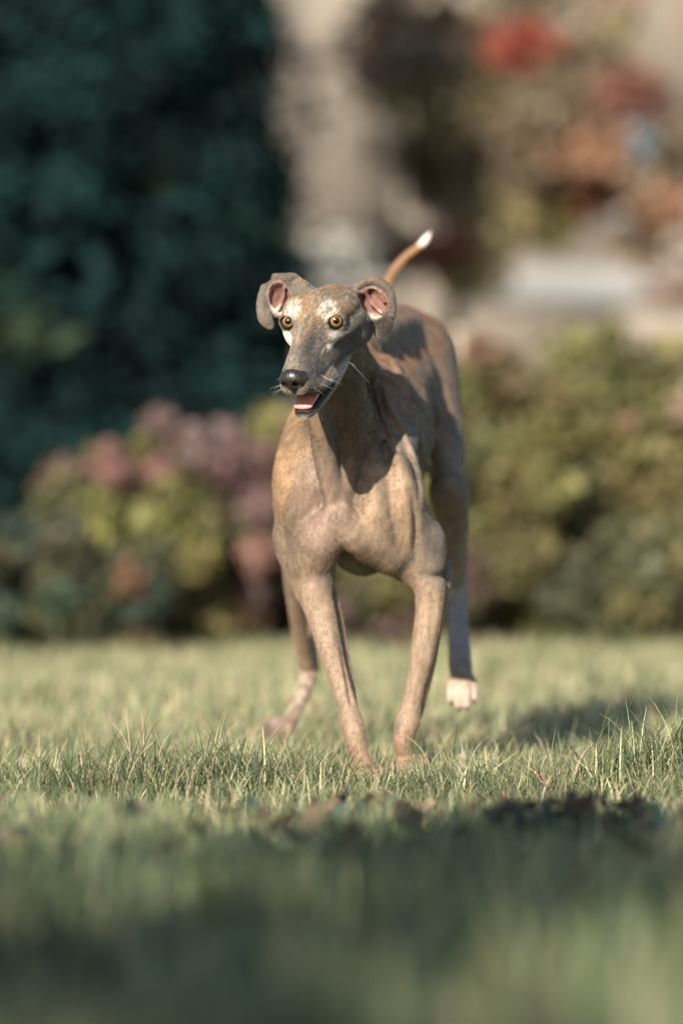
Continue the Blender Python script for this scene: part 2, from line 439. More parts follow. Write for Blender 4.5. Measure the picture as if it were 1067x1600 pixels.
for P_, wd_, am_ in FOLDS:
    best = np.full(len(DV), 1e9); tb = np.zeros(len(DV)); P_ = np.array(P_, float)
    for i in range(len(P_) - 1):
        a_, d_ = P_[i], P_[i + 1] - P_[i]; t_ = np.clip(((qx_ - a_[0]) * d_[0] + (qz_ - a_[1]) * d_[1]) / (d_ @ d_), 0, 1)
        r_ = np.hypot(qx_ - a_[0] - d_[0] * t_, qz_ - a_[1] - d_[1] * t_); m_ = r_ < best; best[m_] = r_[m_]; tb[m_] = (i + t_[m_]) / (len(P_) - 1)
    env = sst(0, .15, tb) * (1 - sst(.80, 1, tb))
    disp = disp + 1.7 * side_ * env * am_ * (np.exp(-(best / wd_) ** 2) - .45 * np.exp(-(best / (wd_ * 2.4)) ** 2))
earm = (cup_pre(DV) < .022) * (f_ < -.02)
disp = disp + earm * (fbm(DV / .009, 2, 61) - .5) * .0030
gen = (fbm(DV / .030, 2, 11) - .5) * .0030 * (1 - headm) * sst(.25, .45, DV[:, 2])
DV = DV + DN * (disp + gen)[:, None]
DN = vnormals(DV, DF)

# --- coat colours, with some shade painted in
def C(*c): return np.array(c, dtype=float)
def lay(col_, c, m): return col_ + (c - col_) * np.clip(m, 0, 1)[:, None]
CUPS = [((434, 457), (434, 464), .0215, .0170, (.90, 1, 1.20)), ((443, 474), (440, 472), .0185, .0150, (.90, 1, 1.20)),
        ((578, 468), (580, 470), .0215, .0165, (1, 1, 1.08)), ((591, 478), (589, 477), .0225, .0170, (.95, 1, 1.10))]
def cup_mask(V):
    m = np.full(len(V), 9.0)
    for a, b_, r0, r1, s_ in CUPS:
        A, B = T(*a, YE - .022), T(*b_, YE - .004)
        for t_ in (0, .25, .5, .75, 1):
            m = np.minimum(m, np.linalg.norm((V - (A + (B - A) * t_)) / np.array(s_), axis=1) - (r0 + (r1 - r0) * t_))
    return (1 - sst(.0006, .0022, m))
def head_mask(V):
    f, s, u = HF.lp(V).T
    t = np.interp(f, [-.13, -.05, .03], [-.045, -.088, -.122])
    return sst(-.13, -.09, f) * (V[:, 1] < -.02) * (V[:, 2] > .53) * sst(t - .018, t, u)
def dog_colors(V, N):
    l = HF.lp(V); f, s, u = l.T
    hm = head_mask(V)
    n1 = fbm(V / .05, 3, 1); n2 = fbm(V / np.array([.006, .006, .03]), 3, 2); n3 = fbm(V / .012, 3, 3)
    c = np.tile(C(.195, .148, .112), (len(V), 1))
    c = lay(c, C(.16, .110, .075), sst(.42, .66, n1) * .75)
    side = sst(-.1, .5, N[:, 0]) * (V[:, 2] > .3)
    c = lay(c, C(.130, .119, .110), side * .9)                                      # flank facing right greyed, its shade put into the colour
    top = sst(.15, .75, N[:, 2]) * sst(.55, .62, V[:, 2])
    c = lay(c, C(.20, .112, .066), top * (1 - hm) * .9)                               # red back
    c = lay(c, C(.31, .200, .115), near(V, T(442, 705, .08), (.05, .12, .10)) * .75)   # tan shoulder
    c = lay(c, C(.33, .240, .205), near(V, T(515, 800, .0), (.05, .10, .09)) * .7)   # pale chest
    c = lay(c, C(.32, .230, .155), near(V, T(605, 800, .0), (.06, .08, .09)) * .6)
    c = lay(c, C(.090, .064, .044), near(V, T(570, 620, .0), (.040, .14, .11)) * .8)  # neck painted darker where the head's shadow falls
    stripe = sst(.52, .62, fbm(np.stack([V[:, 0] * 12, V[:, 1] * 34 + V[:, 2] * 12, V[:, 2] * 7], 1), 3, 88))
    c = lay(c, C(.085, .062, .045), stripe * sst(.3, .42, V[:, 2]) * .45)
    leg = 1 - sst(.26, .36, V[:, 2])
    c = lay(c, C(.26, .195, .145), leg * .8)
    c = lay(c, C(.27, .265, .27), near(V, T(720, 960, .60), (.04, .20, .12)) * .95)
    c = lay(c, C(.25, .205, .170), near(V, T(700, 800, .65), (.06, .2, .14)) * .5)
    pawm = ((V[:, 1] > .5) | ((V[:, 1] > .3) & (V[:, 0] > .1))) * (1 - sst(.125, .150, V[:, 2] + .03 * (n3 - .5) - .03 * (V[:, 0] < .1)))
    c = lay(c, C(.46, .375, .33), pawm * (V[:, 0] > .1))
    c = lay(c, C(.36, .31, .27), pawm * (V[:, 0] <= .1) * sst(.46, .54, n3) * .8)
    c = lay(c, C(.10, .075, .06), (V[:, 1] > .5) * (V[:, 0] <= .1) * (1 - sst(.05, .08, V[:, 2])) * sst(.35, .5, n3) * .95)
    c = lay(c, C(.20, .120, .078), (1 - sst(.06, .10, V[:, 2])) * (V[:, 1] < .25) * .6)
    c = lay(c, C(.19, .105, .055), (V[:, 1] > .88) * (V[:, 2] > .70) * 1.0)
    c = lay(c, C(.66, .62, .56), sst(.876, .888, V[:, 2] + (V[:, 0] - .14) * .3) * (V[:, 1] > .88))
    c = c * np.array([1.14, 1.11, 1.07])
    c = c * (.60 + .62 * n2)[:, None] * (.82 + .36 * n3)[:, None]
    # head
    g = fbm(l / np.array([.011, .0026, .0026]), 3, 21); g2 = fbm(l / np.array([.03, .006, .008]), 2, 31); g3 = fbm(l / .02, 2, 41)
    H = np.tile(C(.165, .142, .120), (len(V), 1))
    H = lay(H, C(.22, .150, .088), sst(.35, .60, g3) * sst(-.01, .02, u))
    H = lay(H, C(.070, .060, .054), sst(.44, .70, g) * .42)
    H = lay(H, C(.24, .155, .088), (1 - sst(.010, .022, np.abs(s))) * sst(-.01, .01, u) * sst(.4, .6, g2) * .8)
    H = lay(H, C(.48, .44, .38), sst(.50, .70, 1 - g) * .16)
    H = lay(H, C(.075, .070, .068), near(l, (.070, .010, -.015), (.040, .008, .020)) * .75)
    ls = 1 - sst(-.012, .01, s)
    for q in (-1, 1):
        q0 = C(.54, .51, .45)
        w = near(l, (.006, .027 * q, .018), (.026, .015, .013)); H = lay(H, q0, w * (.22 + .68 * (1 - sst(.42, .62, g))))
        w = near(l, (.014, .040 * q, -.016), (.020, .016, .008)); H = lay(H, q0, w * .85)
    H = lay(H, C(.66, .61, .53), near(l, (.050, -.034, -.035), (.055, .013, .026)) * (.5 + .5 * (1 - sst(.42, .62, g))))
    H = lay(H, C(.70, .65, .57), near(l, (.046, .030, -.030), (.018, .008, .0045)) * sst(.35, .55, g2))
    H = lay(H, C(.46, .44, .41), near(l, (.02, .038, -.088), (.06, .02, .014)) * .8)
    H = lay(H, C(.105, .100, .098), near(l, (.0, .048, -.045), (.070, .022, .036)) * .85)  # cheek turned from the sun, shade painted in
    H = lay(H, C(.10, .095, .095), near(l, (.09, .018, -.040), (.032, .018, .020)) * .8)  # shaded side of the muzzle painted darker
    H = lay(H, C(.62, .58, .53), sst(.108, .113, -u) * sst(.02, .06, f) * .8)
    H = lay(H, C(.34, .31, .28), near(l, (.03, .022, -.112), (.06, .03, .012)) * .7)
    # rims
    for e, gz in LID:
        d = l - e; al = d @ gz; rad = np.linalg.norm(d - al[:, None] * gz, axis=1)
        H = lay(H, C(.012, .010, .009), (al > 0) * (1 - sst(.0110, .0140, rad)))
    lipd = np.abs(u - np.interp(f, [.03, .085, .12, .14], [-.0885, -.0900, -.081, -.0745]))
    mo = sst(.028, .036, f) * (1 - sst(.006, .0135 , lipd)) * (u < -.074) * (np.abs(s) < .045)
    H = lay(H, C(.016, .012, .012), mo * sst(-.128, -.120, -f) * 1.0)
    lo_ = np.interp(f, [.03, .06, .09, .11], [-.0955, -.1005, -.1040, -.1050])
    jl = sst(.03, .05, f) * (u < -.080) * sst(lo_ - .0015, lo_ + .001, u)
    H = lay(H, C(.018, .014, .014), jl)
    # grizzled speckle over the whole face
    sp_ = fbm(l / np.array([.0045, .0018, .0018]), 2, 77)
    H = H * (.50 + .95 * sp_)[:, None]
    c = lay(c, H, hm)
    # inner ears
    cm = cup_mask(V)
    for ce in (T(436, 468, YE), T(585, 478, YE)): c = lay(c, C(.125, .104, .086) * (.6 + .8 * n3)[:, None], near(V, ce, (.040, .034, .046)) * (l[:, 0] < -.03))
    c = lay(c, C(.24, .128, .105) * (.2 + 1.3 * n3)[:, None], cm)
    c = lay(c, C(.09, .035, .032), cm * near(V, T(570, 456, YE), (.014, .03, .013)) * .8)  # shadow in the upper cup, painted as dark maroon
    c = lay(c, C(.12, .055, .05), cm * near(V, T(445, 452, YE), (.012, .03, .016)) * .6)  # painted shadow in the other cup
    for ce, q in ((T(437, 466, YE - .008), -1), (T(586, 474, YE - .008), 1)):
        lowp = near(V, ce + np.array([-.003 * q, -.004, -.019]), (.020, .020, .010)) * sst(.3, .55, n3 + .2) 
        c = lay(c, C(.60, .53, .46), lowp * .85)
    for ce in (T(411, 480, YE), T(604, 510, YE)):
        c = lay(c, C(.13, .11, .095), near(V, ce, (.012, .02, .026)) * .6)
    c = lay(c, C(.03, .027, .026), near(V, T(600, 512, YE), (.016, .02, .016)) * .85)  # hanging flap painted near black for the shadow under the fold
    return c
DC = dog_colors(DV, DN)
# --- materials of the dog
m_body, t, b = new_mat('short_coat')
at_ = t.nodes.new('ShaderNodeAttribute'); at_.attribute_name = 'Col'
t.links.new(at_.outputs['Color'], b.inputs['Base Color'])
b.inputs['Roughness'].default_value = .6; b.inputs['Specular IOR Level'].default_value = .3
b.inputs['Sheen Roughness'].default_value = .22
sr = t.nodes.new('ShaderNodeMapRange'); sr.inputs['From Min'].default_value = .03; sr.inputs['From Max'].default_value = .09; sr.inputs['To Max'].default_value = .24
t.links.new(at_.outputs['Fac'], sr.inputs[0]); t.links.new(sr.outputs[0], b.inputs['Sheen Weight'])
m_fur, t, b = new_mat('fur')
at_ = t.nodes.new('ShaderNodeAttribute'); at_.attribute_name = 'Col'
t.links.new(at_.outputs['Color'], b.inputs['Base Color'])
b.inputs['Roughness'].default_value = .5; b.inputs['Specular IOR Level'].default_value = .18

dog = empty('dog', (0.02, 0.35, 0))
tag(dog, 'brindle greyhound with a greying face trotting over the grass with its mouth open', 'dog')
def dpart(name, V, F, mat, **k):
    return mesh_obj(name, np.asarray(V) - np.array([0.02, 0.35, 0]), F, mat, dog, **k)
body = dpart('body', DV, DF, m_body, colors=DC)

# short coat: hairs laid along the body
def flow(V):
    l = HF.lp(V); hm = head_mask(V)[:, None]
    d = np.tile(np.array([.05, .75, -.6]), (len(V), 1))
    d[V[:, 2] < .36] = (0, .1, -1)
    hd = -HF.M[0] * 1.0 + HF.M[1] * (np.sign(l[:, 1]) * .35)[:, None] + HF.M[2] * .15
    d = d * (1 - hm) + hd * hm
    return d / np.linalg.norm(d, axis=1, keepdims=True)
def make_fur(n):
    A, B, Cc = DV[DF[:, 0]], DV[DF[:, 1]], DV[DF[:, 2]]
    ar = np.linalg.norm(np.cross(DV[DF[:, 2]] - A, DV[DF[:, 3]] - B), axis=1)
    ctr = DV[DF].mean(1); lc = HF.lp(ctr)
    hd = (head_mask(ctr) > .5) | (lc[:, 0] > .03) & (lc[:, 2] > -.13)
    wgt = ar * np.where(hd, 6.0, 1.0)
    wgt *= (ctr[:, 1] < .9)
    # none on lips, lids, mouth or in the ear cups
    cc = DC[DF].mean(1)
    wgt = wgt * (cc.max(1) > .03)
    wgt = wgt * (1 - .93 * cup_mask(ctr))
    wgt = wgt * ((DN[DF].mean(1) @ np.array([0, -1, .2])) > -.45)
    fi = rng.choice(len(DF), n, p=wgt / wgt.sum())
    a, b_ = rng.random((2, n, 1))
    q = DV[DF[fi]]; P = (q[:, 0] * (1 - a) + q[:, 1] * a) * (1 - b_) + (q[:, 3] * (1 - a) + q[:, 2] * a) * b_
    N = DN[DF[fi]].mean(1); N /= np.linalg.norm(N, axis=1, keepdims=True)
    d = flow(P) + rng.normal(0, .16, (n, 3)); d -= N * (d * N).sum(1, keepdims=True)
    d /= np.linalg.norm(d, axis=1, keepdims=True) + 1e-9
    h_ = hd[fi]
    L = np.where(h_, .0030, .0050) * (.6 + .7 * rng.random(n)); L = L[:, None]
    lift = (.12 + .20 * rng.random((n, 1)))
    P1 = P + (d * .5 + N * lift * .6) * L; P2 = P + (d * 1.0 + N * lift) * L
    P0 = P - N * .0006
    pts = np.stack([P0, P1, P2], 1).reshape(-1, 3) - np.array([0.02, 0.35, 0])
    cv = DC[DF[fi]].mean(1) * np.exp(rng.normal(.03, 1.0, (n, 1)) * np.where(h_, .50, .27)[:, None])
    hc = bpy.data.hair_curves.new('coat'); hc.add_curves([3] * n)
    hc.attributes['position'].data.foreach_set('vector', pts.astype(np.float32).ravel())
    ra = hc.attributes.new('radius', 'FLOAT', 'POINT')
    rr = np.stack([np.where(h_, .00011, .00017), np.where(h_, .00010, .00014), np.full(n, .00003)], 1)
    ra.data.foreach_set('value', rr.astype(np.float32).ravel())
    ca = hc.attributes.new('Col', 'FLOAT_COLOR', 'CURVE')
    c4 = np.ones((n, 4), dtype=np.float32); c4[:, :3] = cv; ca.data.foreach_set('color', c4.ravel())
    hc.materials.append(m_fur)
    o = bpy.data.objects.new('coat', hc); col.objects.link(o); o.parent = dog
    return o
make_fur(330000)

# eyes: amber iris, wide pupil, wet cornea
m_eye, t, b = new_mat('eye')
tc = t.nodes.new('ShaderNodeTexCoord'); sp = t.nodes.new('ShaderNodeVectorMath'); sp.operation = 'MULTIPLY'
sp.inputs[1].default_value = (1, 1, 0); t.links.new(tc.outputs['Object'], sp.inputs[0])
ln = t.nodes.new('ShaderNodeVectorMath'); ln.operation = 'LENGTH'; t.links.new(sp.outputs[0], ln.inputs[0])
nz = t.nodes.new('ShaderNodeTexNoise'); nz.inputs['Scale'].default_value = 900; t.links.new(tc.outputs['Object'], nz.inputs['Vector'])
ad = t.nodes.new('ShaderNodeMath'); ad.operation = 'MULTIPLY_ADD'; ad.inputs[1].default_value = .0008
t.links.new(nz.outputs['Fac'], ad.inputs[0]); t.links.new(ln.outputs['Value'], ad.inputs[2])
mr = t.nodes.new('ShaderNodeMapRange'); mr.inputs['From Max'].default_value = .012; t.links.new(ad.outputs[0], mr.inputs[0])
cr = t.nodes.new('ShaderNodeValToRGB'); e = cr.color_ramp.elements
e[0].position = 0; e[0].color = (.004, .003, .003, 1); e[1].position = .445; e[1].color = (.006, .004, .003, 1)
for p, c in ((.475, (.12, .048, .014, 1)), (.55, (.34, .165, .052, 1)), (.66, (.29, .130, .036, 1)), (.735, (.09, .034, .01, 1)), (.78, (.012, .009, .008, 1))):
    q = e.new(p); q.color = c
t.links.new(mr.outputs[0], cr.inputs[0]); t.links.new(cr.outputs[0], b.inputs['Base Color'])
b.inputs['Roughness'].default_value = .12; b.inputs['Coat Weight'].default_value = 1; b.inputs['Coat Roughness'].default_value = .02
def sphere(r, nu=48, nv=32):
    V = [(0, 0, r)]; F = []
    for i in range(1, nv):
        th = math.pi * i / nv
        for j in range(nu):
            p = 2 * math.pi * j / nu; V.append((r * math.sin(th) * math.cos(p), r * math.sin(th) * math.sin(p), r * math.cos(th)))
    V.append((0, 0, -r))
    for j in range(nu): F.append((0, 1 + j, 1 + (j + 1) % nu, 0))
    for i in range(nv - 2):
        for j in range(nu):
            a = 1 + i * nu + j; b2 = 1 + i * nu + (j + 1) % nu
            F.append((a, a + nu, b2 + nu, b2))
    for j in range(nu): F.append((len(V) - 1, 1 + (nv - 2) * nu + (j + 1) % nu, 1 + (nv - 2) * nu + j, len(V) - 1))
    F = [f if len(set(f)) == 4 else f for f in F]
    return np.array(V), np.array(F)
EV, EF = sphere(ER)
look = Vector((-0.02, -1.0, 0.0))
for q, e_ in zip((-1, 1), EYE):
    V = EV.copy(); zz = V[:, 2]; V[:, 2] += np.maximum(0, zz - .0085) * .35
    me_o = mesh_obj('eye', V, EF, m_eye, dog)
    p = HF.w(e_); me_o.location = (p[0] - .02, p[1] - .35, p[2])
    me_o.rotation_euler = (look + Vector((.13 * q, 0, 0)) + Vector((-.02, 0, 0))).to_track_quat('Z', 'Y').to_euler()

# nose leather
NF = Field(*[np.arange(-.034, .0341, .0009) for _ in range(3)])
class Id:
    pass
NF.cap((-.006, 0, -.001), (.004, 0, .002), .0165, .0150, .004, (1, 1.32, 1.02))
for q in (-1, 1): NF.cap((.004, .0105 * q, -.002), (-.004, .013 * q, -.002), .0105, .0105, .005)
NF.cap((.010, 0, -.006), (.008, 0, -.017), .006, .004, .005)
for q in (-1, 1):
    NF.chain([(.020, .0085 * q, -.0035), (.010, .0105 * q, -.0055), (.002, .011 * q, -.006)], [.0058, .0056, .0035], .0016, (1, 1.1, .95), mode='sub')
    NF.chain([(.016, .0125 * q, -.006), (.006, .0200 * q, -.010), (-.004, .0235 * q, -.010)], [.0018, .0016, .001], .0018, mode='sub')
NF.cap((.021, 0, .006), (.019, 0, -.022), .0010, .0012, .0016, mode='sub')
NV, NFc = NF.mesh(2)
NN = vnormals(NV, NFc)
NV = NV + NN * ((fbm(NV / .0013, 2, 3) - .5) * .0010)[:, None]
m_nose = plain('nose_leather', (.019, .015, .0135), .36, Specular_IOR_Level=.6)
NW = np.array([HF.w((a * .95 + .126, b_ * .93, c * .95 - .037)) for a, b_, c in NV])
dpart('nose', NW, NFc, m_nose)

# tongue
TF = Field(np.arange(.0, .12, .0012), np.arange(-.025, .0251, .0012), np.arange(-.115, -.06, .0012))
TF.chain([(.01, 0, -.086), (.055, 0, -.0875), (.090, 0, -.0905), (.107, 0, -.0950)], [.0085, .0078, .0070, .0060], .002, (1, 2.5, .80))
TF.chain([(.02, 0, -.078), (.105, 0, -.086)], [.0015, .0012], .004, mode='sub')
TV, TFc = TF.mesh(3)
m_tongue, t, b = new_mat('tongue')
b.inputs['Base Color'].default_value = (.58, .25, .235, 1); b.inputs['Roughness'].default_value = .38
b.inputs['Subsurface Weight'].default_value = .2; b.inputs['Subsurface Radius'].default_value = (.004, .001, .001)
dpart('tongue', HF.O + TV @ HF.M, TFc, m_tongue)
def cone(A, B, r, n=8):
    A, B = np.asarray(A, float), np.asarray(B, float); d = B - A; d /= np.linalg.norm(d)
    u = np.cross(d, (0.3, .5, .8)); u /= np.linalg.norm(u); v = np.cross(d, u)
    V = []
    for k, (t_, rr) in enumerate(((0, 1), (.5, .8), (1, .25))):
        for j in range(n):
            a = 2 * math.pi * j / n; V.append(A + (B - A) * t_ + (u * math.cos(a) + v * math.sin(a)) * r * rr)
    F = [(k * n + j, k * n + (j + 1) % n, (k + 1) * n + (j + 1) % n, (k + 1) * n + j) for k in range(2) for j in range(n)]
    F += [(2 * n, 2 * n + 2, 2 * n + 4, 2 * n + 6)]
    return np.array(V), np.array(F)
# claws
m_claw = plain('claw', (.045, .032, .028), .35)
for (p, f, up) in TIPS:
    V, F = cone(p - f * .004 + up * .003, p + f * .008 - up * .004, .0027)
    dpart('claw', V, F, m_claw)

# whiskers
m_wh = plain('whisker', (.55, .52, .48), .4)
def tube(P, r0, r1, n=5):
    P = np.asarray(P, float); V = []; m = len(P)
    for i in range(m):
        d = P[min(i + 1, m - 1)] - P[max(i - 1, 0)]; d /= np.linalg.norm(d) + 1e-12
        u = np.cross(d, (.31, .52, .79)); u /= np.linalg.norm(u); v = np.cross(d, u); r = r0 + (r1 - r0) * i / (m - 1)
        for j in range(n):
            a = 2 * math.pi * j / n; V.append(P[i] + (u * math.cos(a) + v * math.sin(a)) * r)
    F = [(i * n + j, i * n + (j + 1) % n, (i + 1) * n + (j + 1) % n, (i + 1) * n + j) for i in range(m - 1) for j in range(n)]
    return np.array(V), np.array(F)
def whisker(A, d, L, droop=.25):
    A = np.asarray(A, float); d = np.asarray(d, float); d /= np.linalg.norm(d)
    P = [HF.w(A + d * L * t_ + np.array([-.25, 0, -droop]) * L * t_ * t_) for t_ in np.linspace(0, 1, 7)]
    V, F = tube(P, .00014, .00005); dpart('whisker', V, F, m_wh)
for q in (-1, 1):
    for i in range(6):
        a = .07 + .05 * rng.random(); uu = -.050 - .016 * rng.random()
        whisker((a, (.031 - (a - .07) * .14) * q, uu), (.1 + .7 * rng.random(), q, .1 - .6 * rng.random()), .012 + .016 * rng.random())
    for i in range(2):
        whisker((.07 + .03 * rng.random(), .012 * q, -.116), (.35, q * .6, -.8), .010 + .012 * rng.random())
whisker((-.005, .045, -.080), (.2, .7, -.75), .034)
whisker((.0, .044, -.075), (.3, .8, -.3), .014)
# ================================================================ GROUND AND GRASS
def gz(x, y):
    x = np.asarray(x, dtype=float); y = np.asarray(y, dtype=float)
    P = np.stack([x * 1.3, y * 1.3, np.zeros_like(x)], -1).reshape(-1, 3)
    n = (fbm(P, 2, 9).reshape(x.shape) - .5) * .03
    flat = np.exp(-((x - .08) ** 2 + (y - .0) ** 2) / .25)
    hum = -.022 * np.exp(-((y + .62) / .20) ** 2) + .022 * np.exp(-((x - .55) / .14) ** 2 - ((y + .30) / .25) ** 2)
    return n * (1 - flat) * np.clip(1.2 - np.abs(y) * .02, .3, 1) + hum
gx = np.concatenate([np.linspace(-60, -3, 30), np.linspace(-2.9, 2.9, 117), np.linspace(3, 60, 30)])
gy = np.concatenate([np.linspace(-30, -6.2, 25), np.linspace(-6.1, 4.9, 160), np.linspace(5, 120, 60)])
GX, GY = np.meshgrid(gx, gy, indexing='ij')
GZ = gz(GX, GY)
n_, m_ = GX.shape
ii = np.arange(n_ * m_).reshape(n_, m_)
GFc = np.stack([ii[:-1, :-1], ii[1:, :-1], ii[1:, 1:], ii[:-1, 1:]], -1).reshape(-1, 4)
m_soil, t, b = new_mat('lawn_ground')
tc = t.nodes.new('ShaderNodeTexCoord')
n1 = t.nodes.new('ShaderNodeTexNoise'); n1.inputs['Scale'].default_value = 2.2; n1.inputs['Detail'].default_value = 8
n2 = t.nodes.new('ShaderNodeTexNoise'); n2.inputs['Scale'].default_value = 60; n2.inputs['Detail'].default_value = 6
for q in (n1, n2): t.links.new(tc.outputs['Object'], q.inputs['Vector'])
mx = t.nodes.new('ShaderNodeMix'); mx.data_type = 'RGBA'
mx.inputs['A'].default_value = (.11, .13, .06, 1); mx.inputs['B'].default_value = (.28, .27, .15, 1)
t.links.new(n1.outputs['Fac'], mx.inputs['Factor'])
mx2 = t.nodes.new('ShaderNodeMix'); mx2.data_type = 'RGBA'; mx2.inputs['B'].default_value = (.06, .045, .03, 1)
mr = t.nodes.new('ShaderNodeMapRange'); mr.inputs['From Min'].default_value = .5; mr.inputs['From Max'].default_value = .7; mr.inputs['To Max'].default_value = .7
t.links.new(n2.outputs['Fac'], mr.inputs[0]); t.links.new(mr.outputs[0], mx2.inputs['Factor']); t.links.new(mx.outputs['Result'], mx2.inputs['A'])
t.links.new(mx2.outputs['Result'], b.inputs['Base Color']); b.inputs['Roughness'].default_value = .95
lawn = mesh_obj('lawn', np.stack([GX, GY, GZ], -1).reshape(-1, 3), GFc, m_soil)
tag(lawn, 'uneven lawn ground under the grass', 'lawn', kind='structure')

def leafy(name, trans=.35, rough=.6, tint=1.0):
    m = bpy.data.materials.new(name); m.use_nodes = True; t = m.node_tree; t.nodes.clear()
    o = t.nodes.new('ShaderNodeOutputMaterial'); a = t.nodes.new('ShaderNodeAttribute'); a.attribute_name = 'Col'
    p = t.nodes.new('ShaderNodeBsdfPrincipled'); p.inputs['Roughness'].default_value = rough; p.inputs['Specular IOR Level'].default_value = .25
    tr = t.nodes.new('ShaderNodeBsdfTranslucent'); mxs = t.nodes.new('ShaderNodeMixShader'); mxs.inputs[0].default_value = trans
    t.links.new(a.outputs['Color'], p.inputs['Base Color']); t.links.new(a.outputs['Color'], tr.inputs['Color'])
    t.links.new(p.outputs[0], mxs.inputs[1]); t.links.new(tr.outputs[0], mxs.inputs[2]); t.links.new(mxs.outputs[0], o.inputs[0])
    return m
m_grass = leafy('grass_blades', .35, .5)

def blades(x, y, h, w, colr, lean=.5, seg=4, zf=gz):
    """ribbon blades: roots x, y; heights h; widths w; colours colr (n,3)"""
    n = len(x); z = zf(x, y) - .004
    az = rng.random(n) * 2 * math.pi; ln = lean * (.15 + rng.random(n) ** 1.5) * h
    cu = .6 + .9 * rng.random(n)
    fa = az + math.pi / 2 + rng.normal(0, .5, n)
    V = np.zeros((n, seg + 1, 2, 3)); Cc = np.zeros((n, seg + 1, 2, 3))
    for k in range(seg + 1):
        t_ = k / seg
        off = ln * t_ ** (1 + cu); hh = h * (t_ - .30 * lean * (ln / h) * t_ ** 3)
        cx = x + np.cos(az) * off; cy = y + np.sin(az) * off; cz = z + hh
        ww = w * (1 - t_ ** 2.2) * .5 + .00015
        for j, q in enumerate((-1, 1)):
            V[:, k, j, 0] = cx + np.cos(fa) * ww * q; V[:, k, j, 1] = cy + np.sin(fa) * ww * q; V[:, k, j, 2] = cz
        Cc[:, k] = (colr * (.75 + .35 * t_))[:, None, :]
    base = (np.arange(n) * (seg + 1) * 2)[:, None, None]
    kk = (np.arange(seg) * 2)[None, :, None]
    F = (base + kk + np.array([0, 1, 3, 2])[None, None, :]).reshape(-1, 4)
    return V.reshape(-1, 3), F, Cc.reshape(-1, 3)

def palette(n, cols, wts, jit=.18):
    wts = np.array(wts, float); i = rng.choice(len(cols), n, p=wts / wts.sum())
    return np.array(cols, float)[i] * np.exp(rng.normal(0, jit, (n, 1))) * (1 + rng.normal(0, .05, (n, 3)))
G_GREEN = (.12, .17, .070); G_BLUE = (.092, .145, .085); G_PALE = (.35, .365, .215); G_STRAW = (.54, .46, .30); G_OLIVE = (.15, .175, .08)
PAWS = [(574, 1207, -.18), (638, 1189, .01), (438, 1150, .72)]
def trod(x, y):
    m = np.ones_like(x)
    for p in PAWS:
        c_ = at(*p); m *= 1 - (.55 if p[2] < .5 else .85) * np.exp(-((x - c_[0]) ** 2 + (y - c_[1] + .03) ** 2) / .0045)
    return m
def grass_zone(x0, x1, y0, y1, n, h0, h1, w0, w1, wts, lean=.6, clump=.5, seg=4):
    x = rng.uniform(x0, x1, n * 2); y = rng.uniform(y0, y1, n * 2)
    c = fbm(np.stack([x * 7, y * 7, x * 0], 1), 2, 13)
    keep = rng.random(2 * n) < (1 - clump) + clump * sst(.35, .6, c); x, y, c = x[keep][:n], y[keep][:n], c[keep][:n]; n = len(x)
    h = (h0 + (h1 - h0) * rng.random(n) ** 1.6) * (.65 + .7 * sst(.3, .7, c)) * trod(x, y)
    w = rng.uniform(w0, w1, n)
    return blades(x, y, h, w, palette(n, [G_GREEN, G_BLUE, G_PALE, G_STRAW, G_OLIVE], wts), lean, seg)
def join(parts):
    V, F, Cc, o = [], [], [], 0
    for v, f, c in parts: V.append(v); F.append(f + o); Cc.append(c); o += len(v)
    return np.concatenate(V), np.concatenate(F), np.concatenate(Cc)
gp = []
gp.append(grass_zone(-1.3, 1.3, -5.6, -2.6, 30000, .04, .13, .003, .006, (3, 4, 3.6, .6, 3), .9, .6, 3))
gp.append(grass_zone(-1.2, 1.2, -2.6, -1.15, 22000, .03, .08, .002, .0035, (3, 3.5, 4, .8, 3), .9, .4, 3))
gp.append(grass_zone(-1.2, 1.2, -1.15, -.25, 22000, .025, .065, .0012, .0024, (2, 2, 7, 4, 3), 1.7, .6, 5))
gp.append(grass_zone(-1.3, 1.4, -.25, 1.6, 30000, .03, .070, .0012, .0024, (1, .6, 7, 5, 2), 1.5, .4, 4))
gp.append(grass_zone(-1.8, 1.8, 1.6, 5.2, 34000, .03, .07, .003, .006, (1.2, .6, 8, 4.5, 2), .9, .45, 3))
gp.append(grass_zone(-5, 5, 4.6, 9.5, 30000, .03, .07, .004, .008, (2, 1, 7, 3, 3), .9, .4, 2))
gp.append(grass_zone(-4.5, 4.5, -6.5, 5.2, 90000, .03, .07, .003, .0055, (2, 1.5, 6, 3, 3), .9, .3, 2))
V, F, Cc = join(gp)
g = mesh_obj('grass', V, F, m_grass, colors=Cc); tag(g, 'short pale green lawn grass mixed with straw', 'grass', kind='stuff')
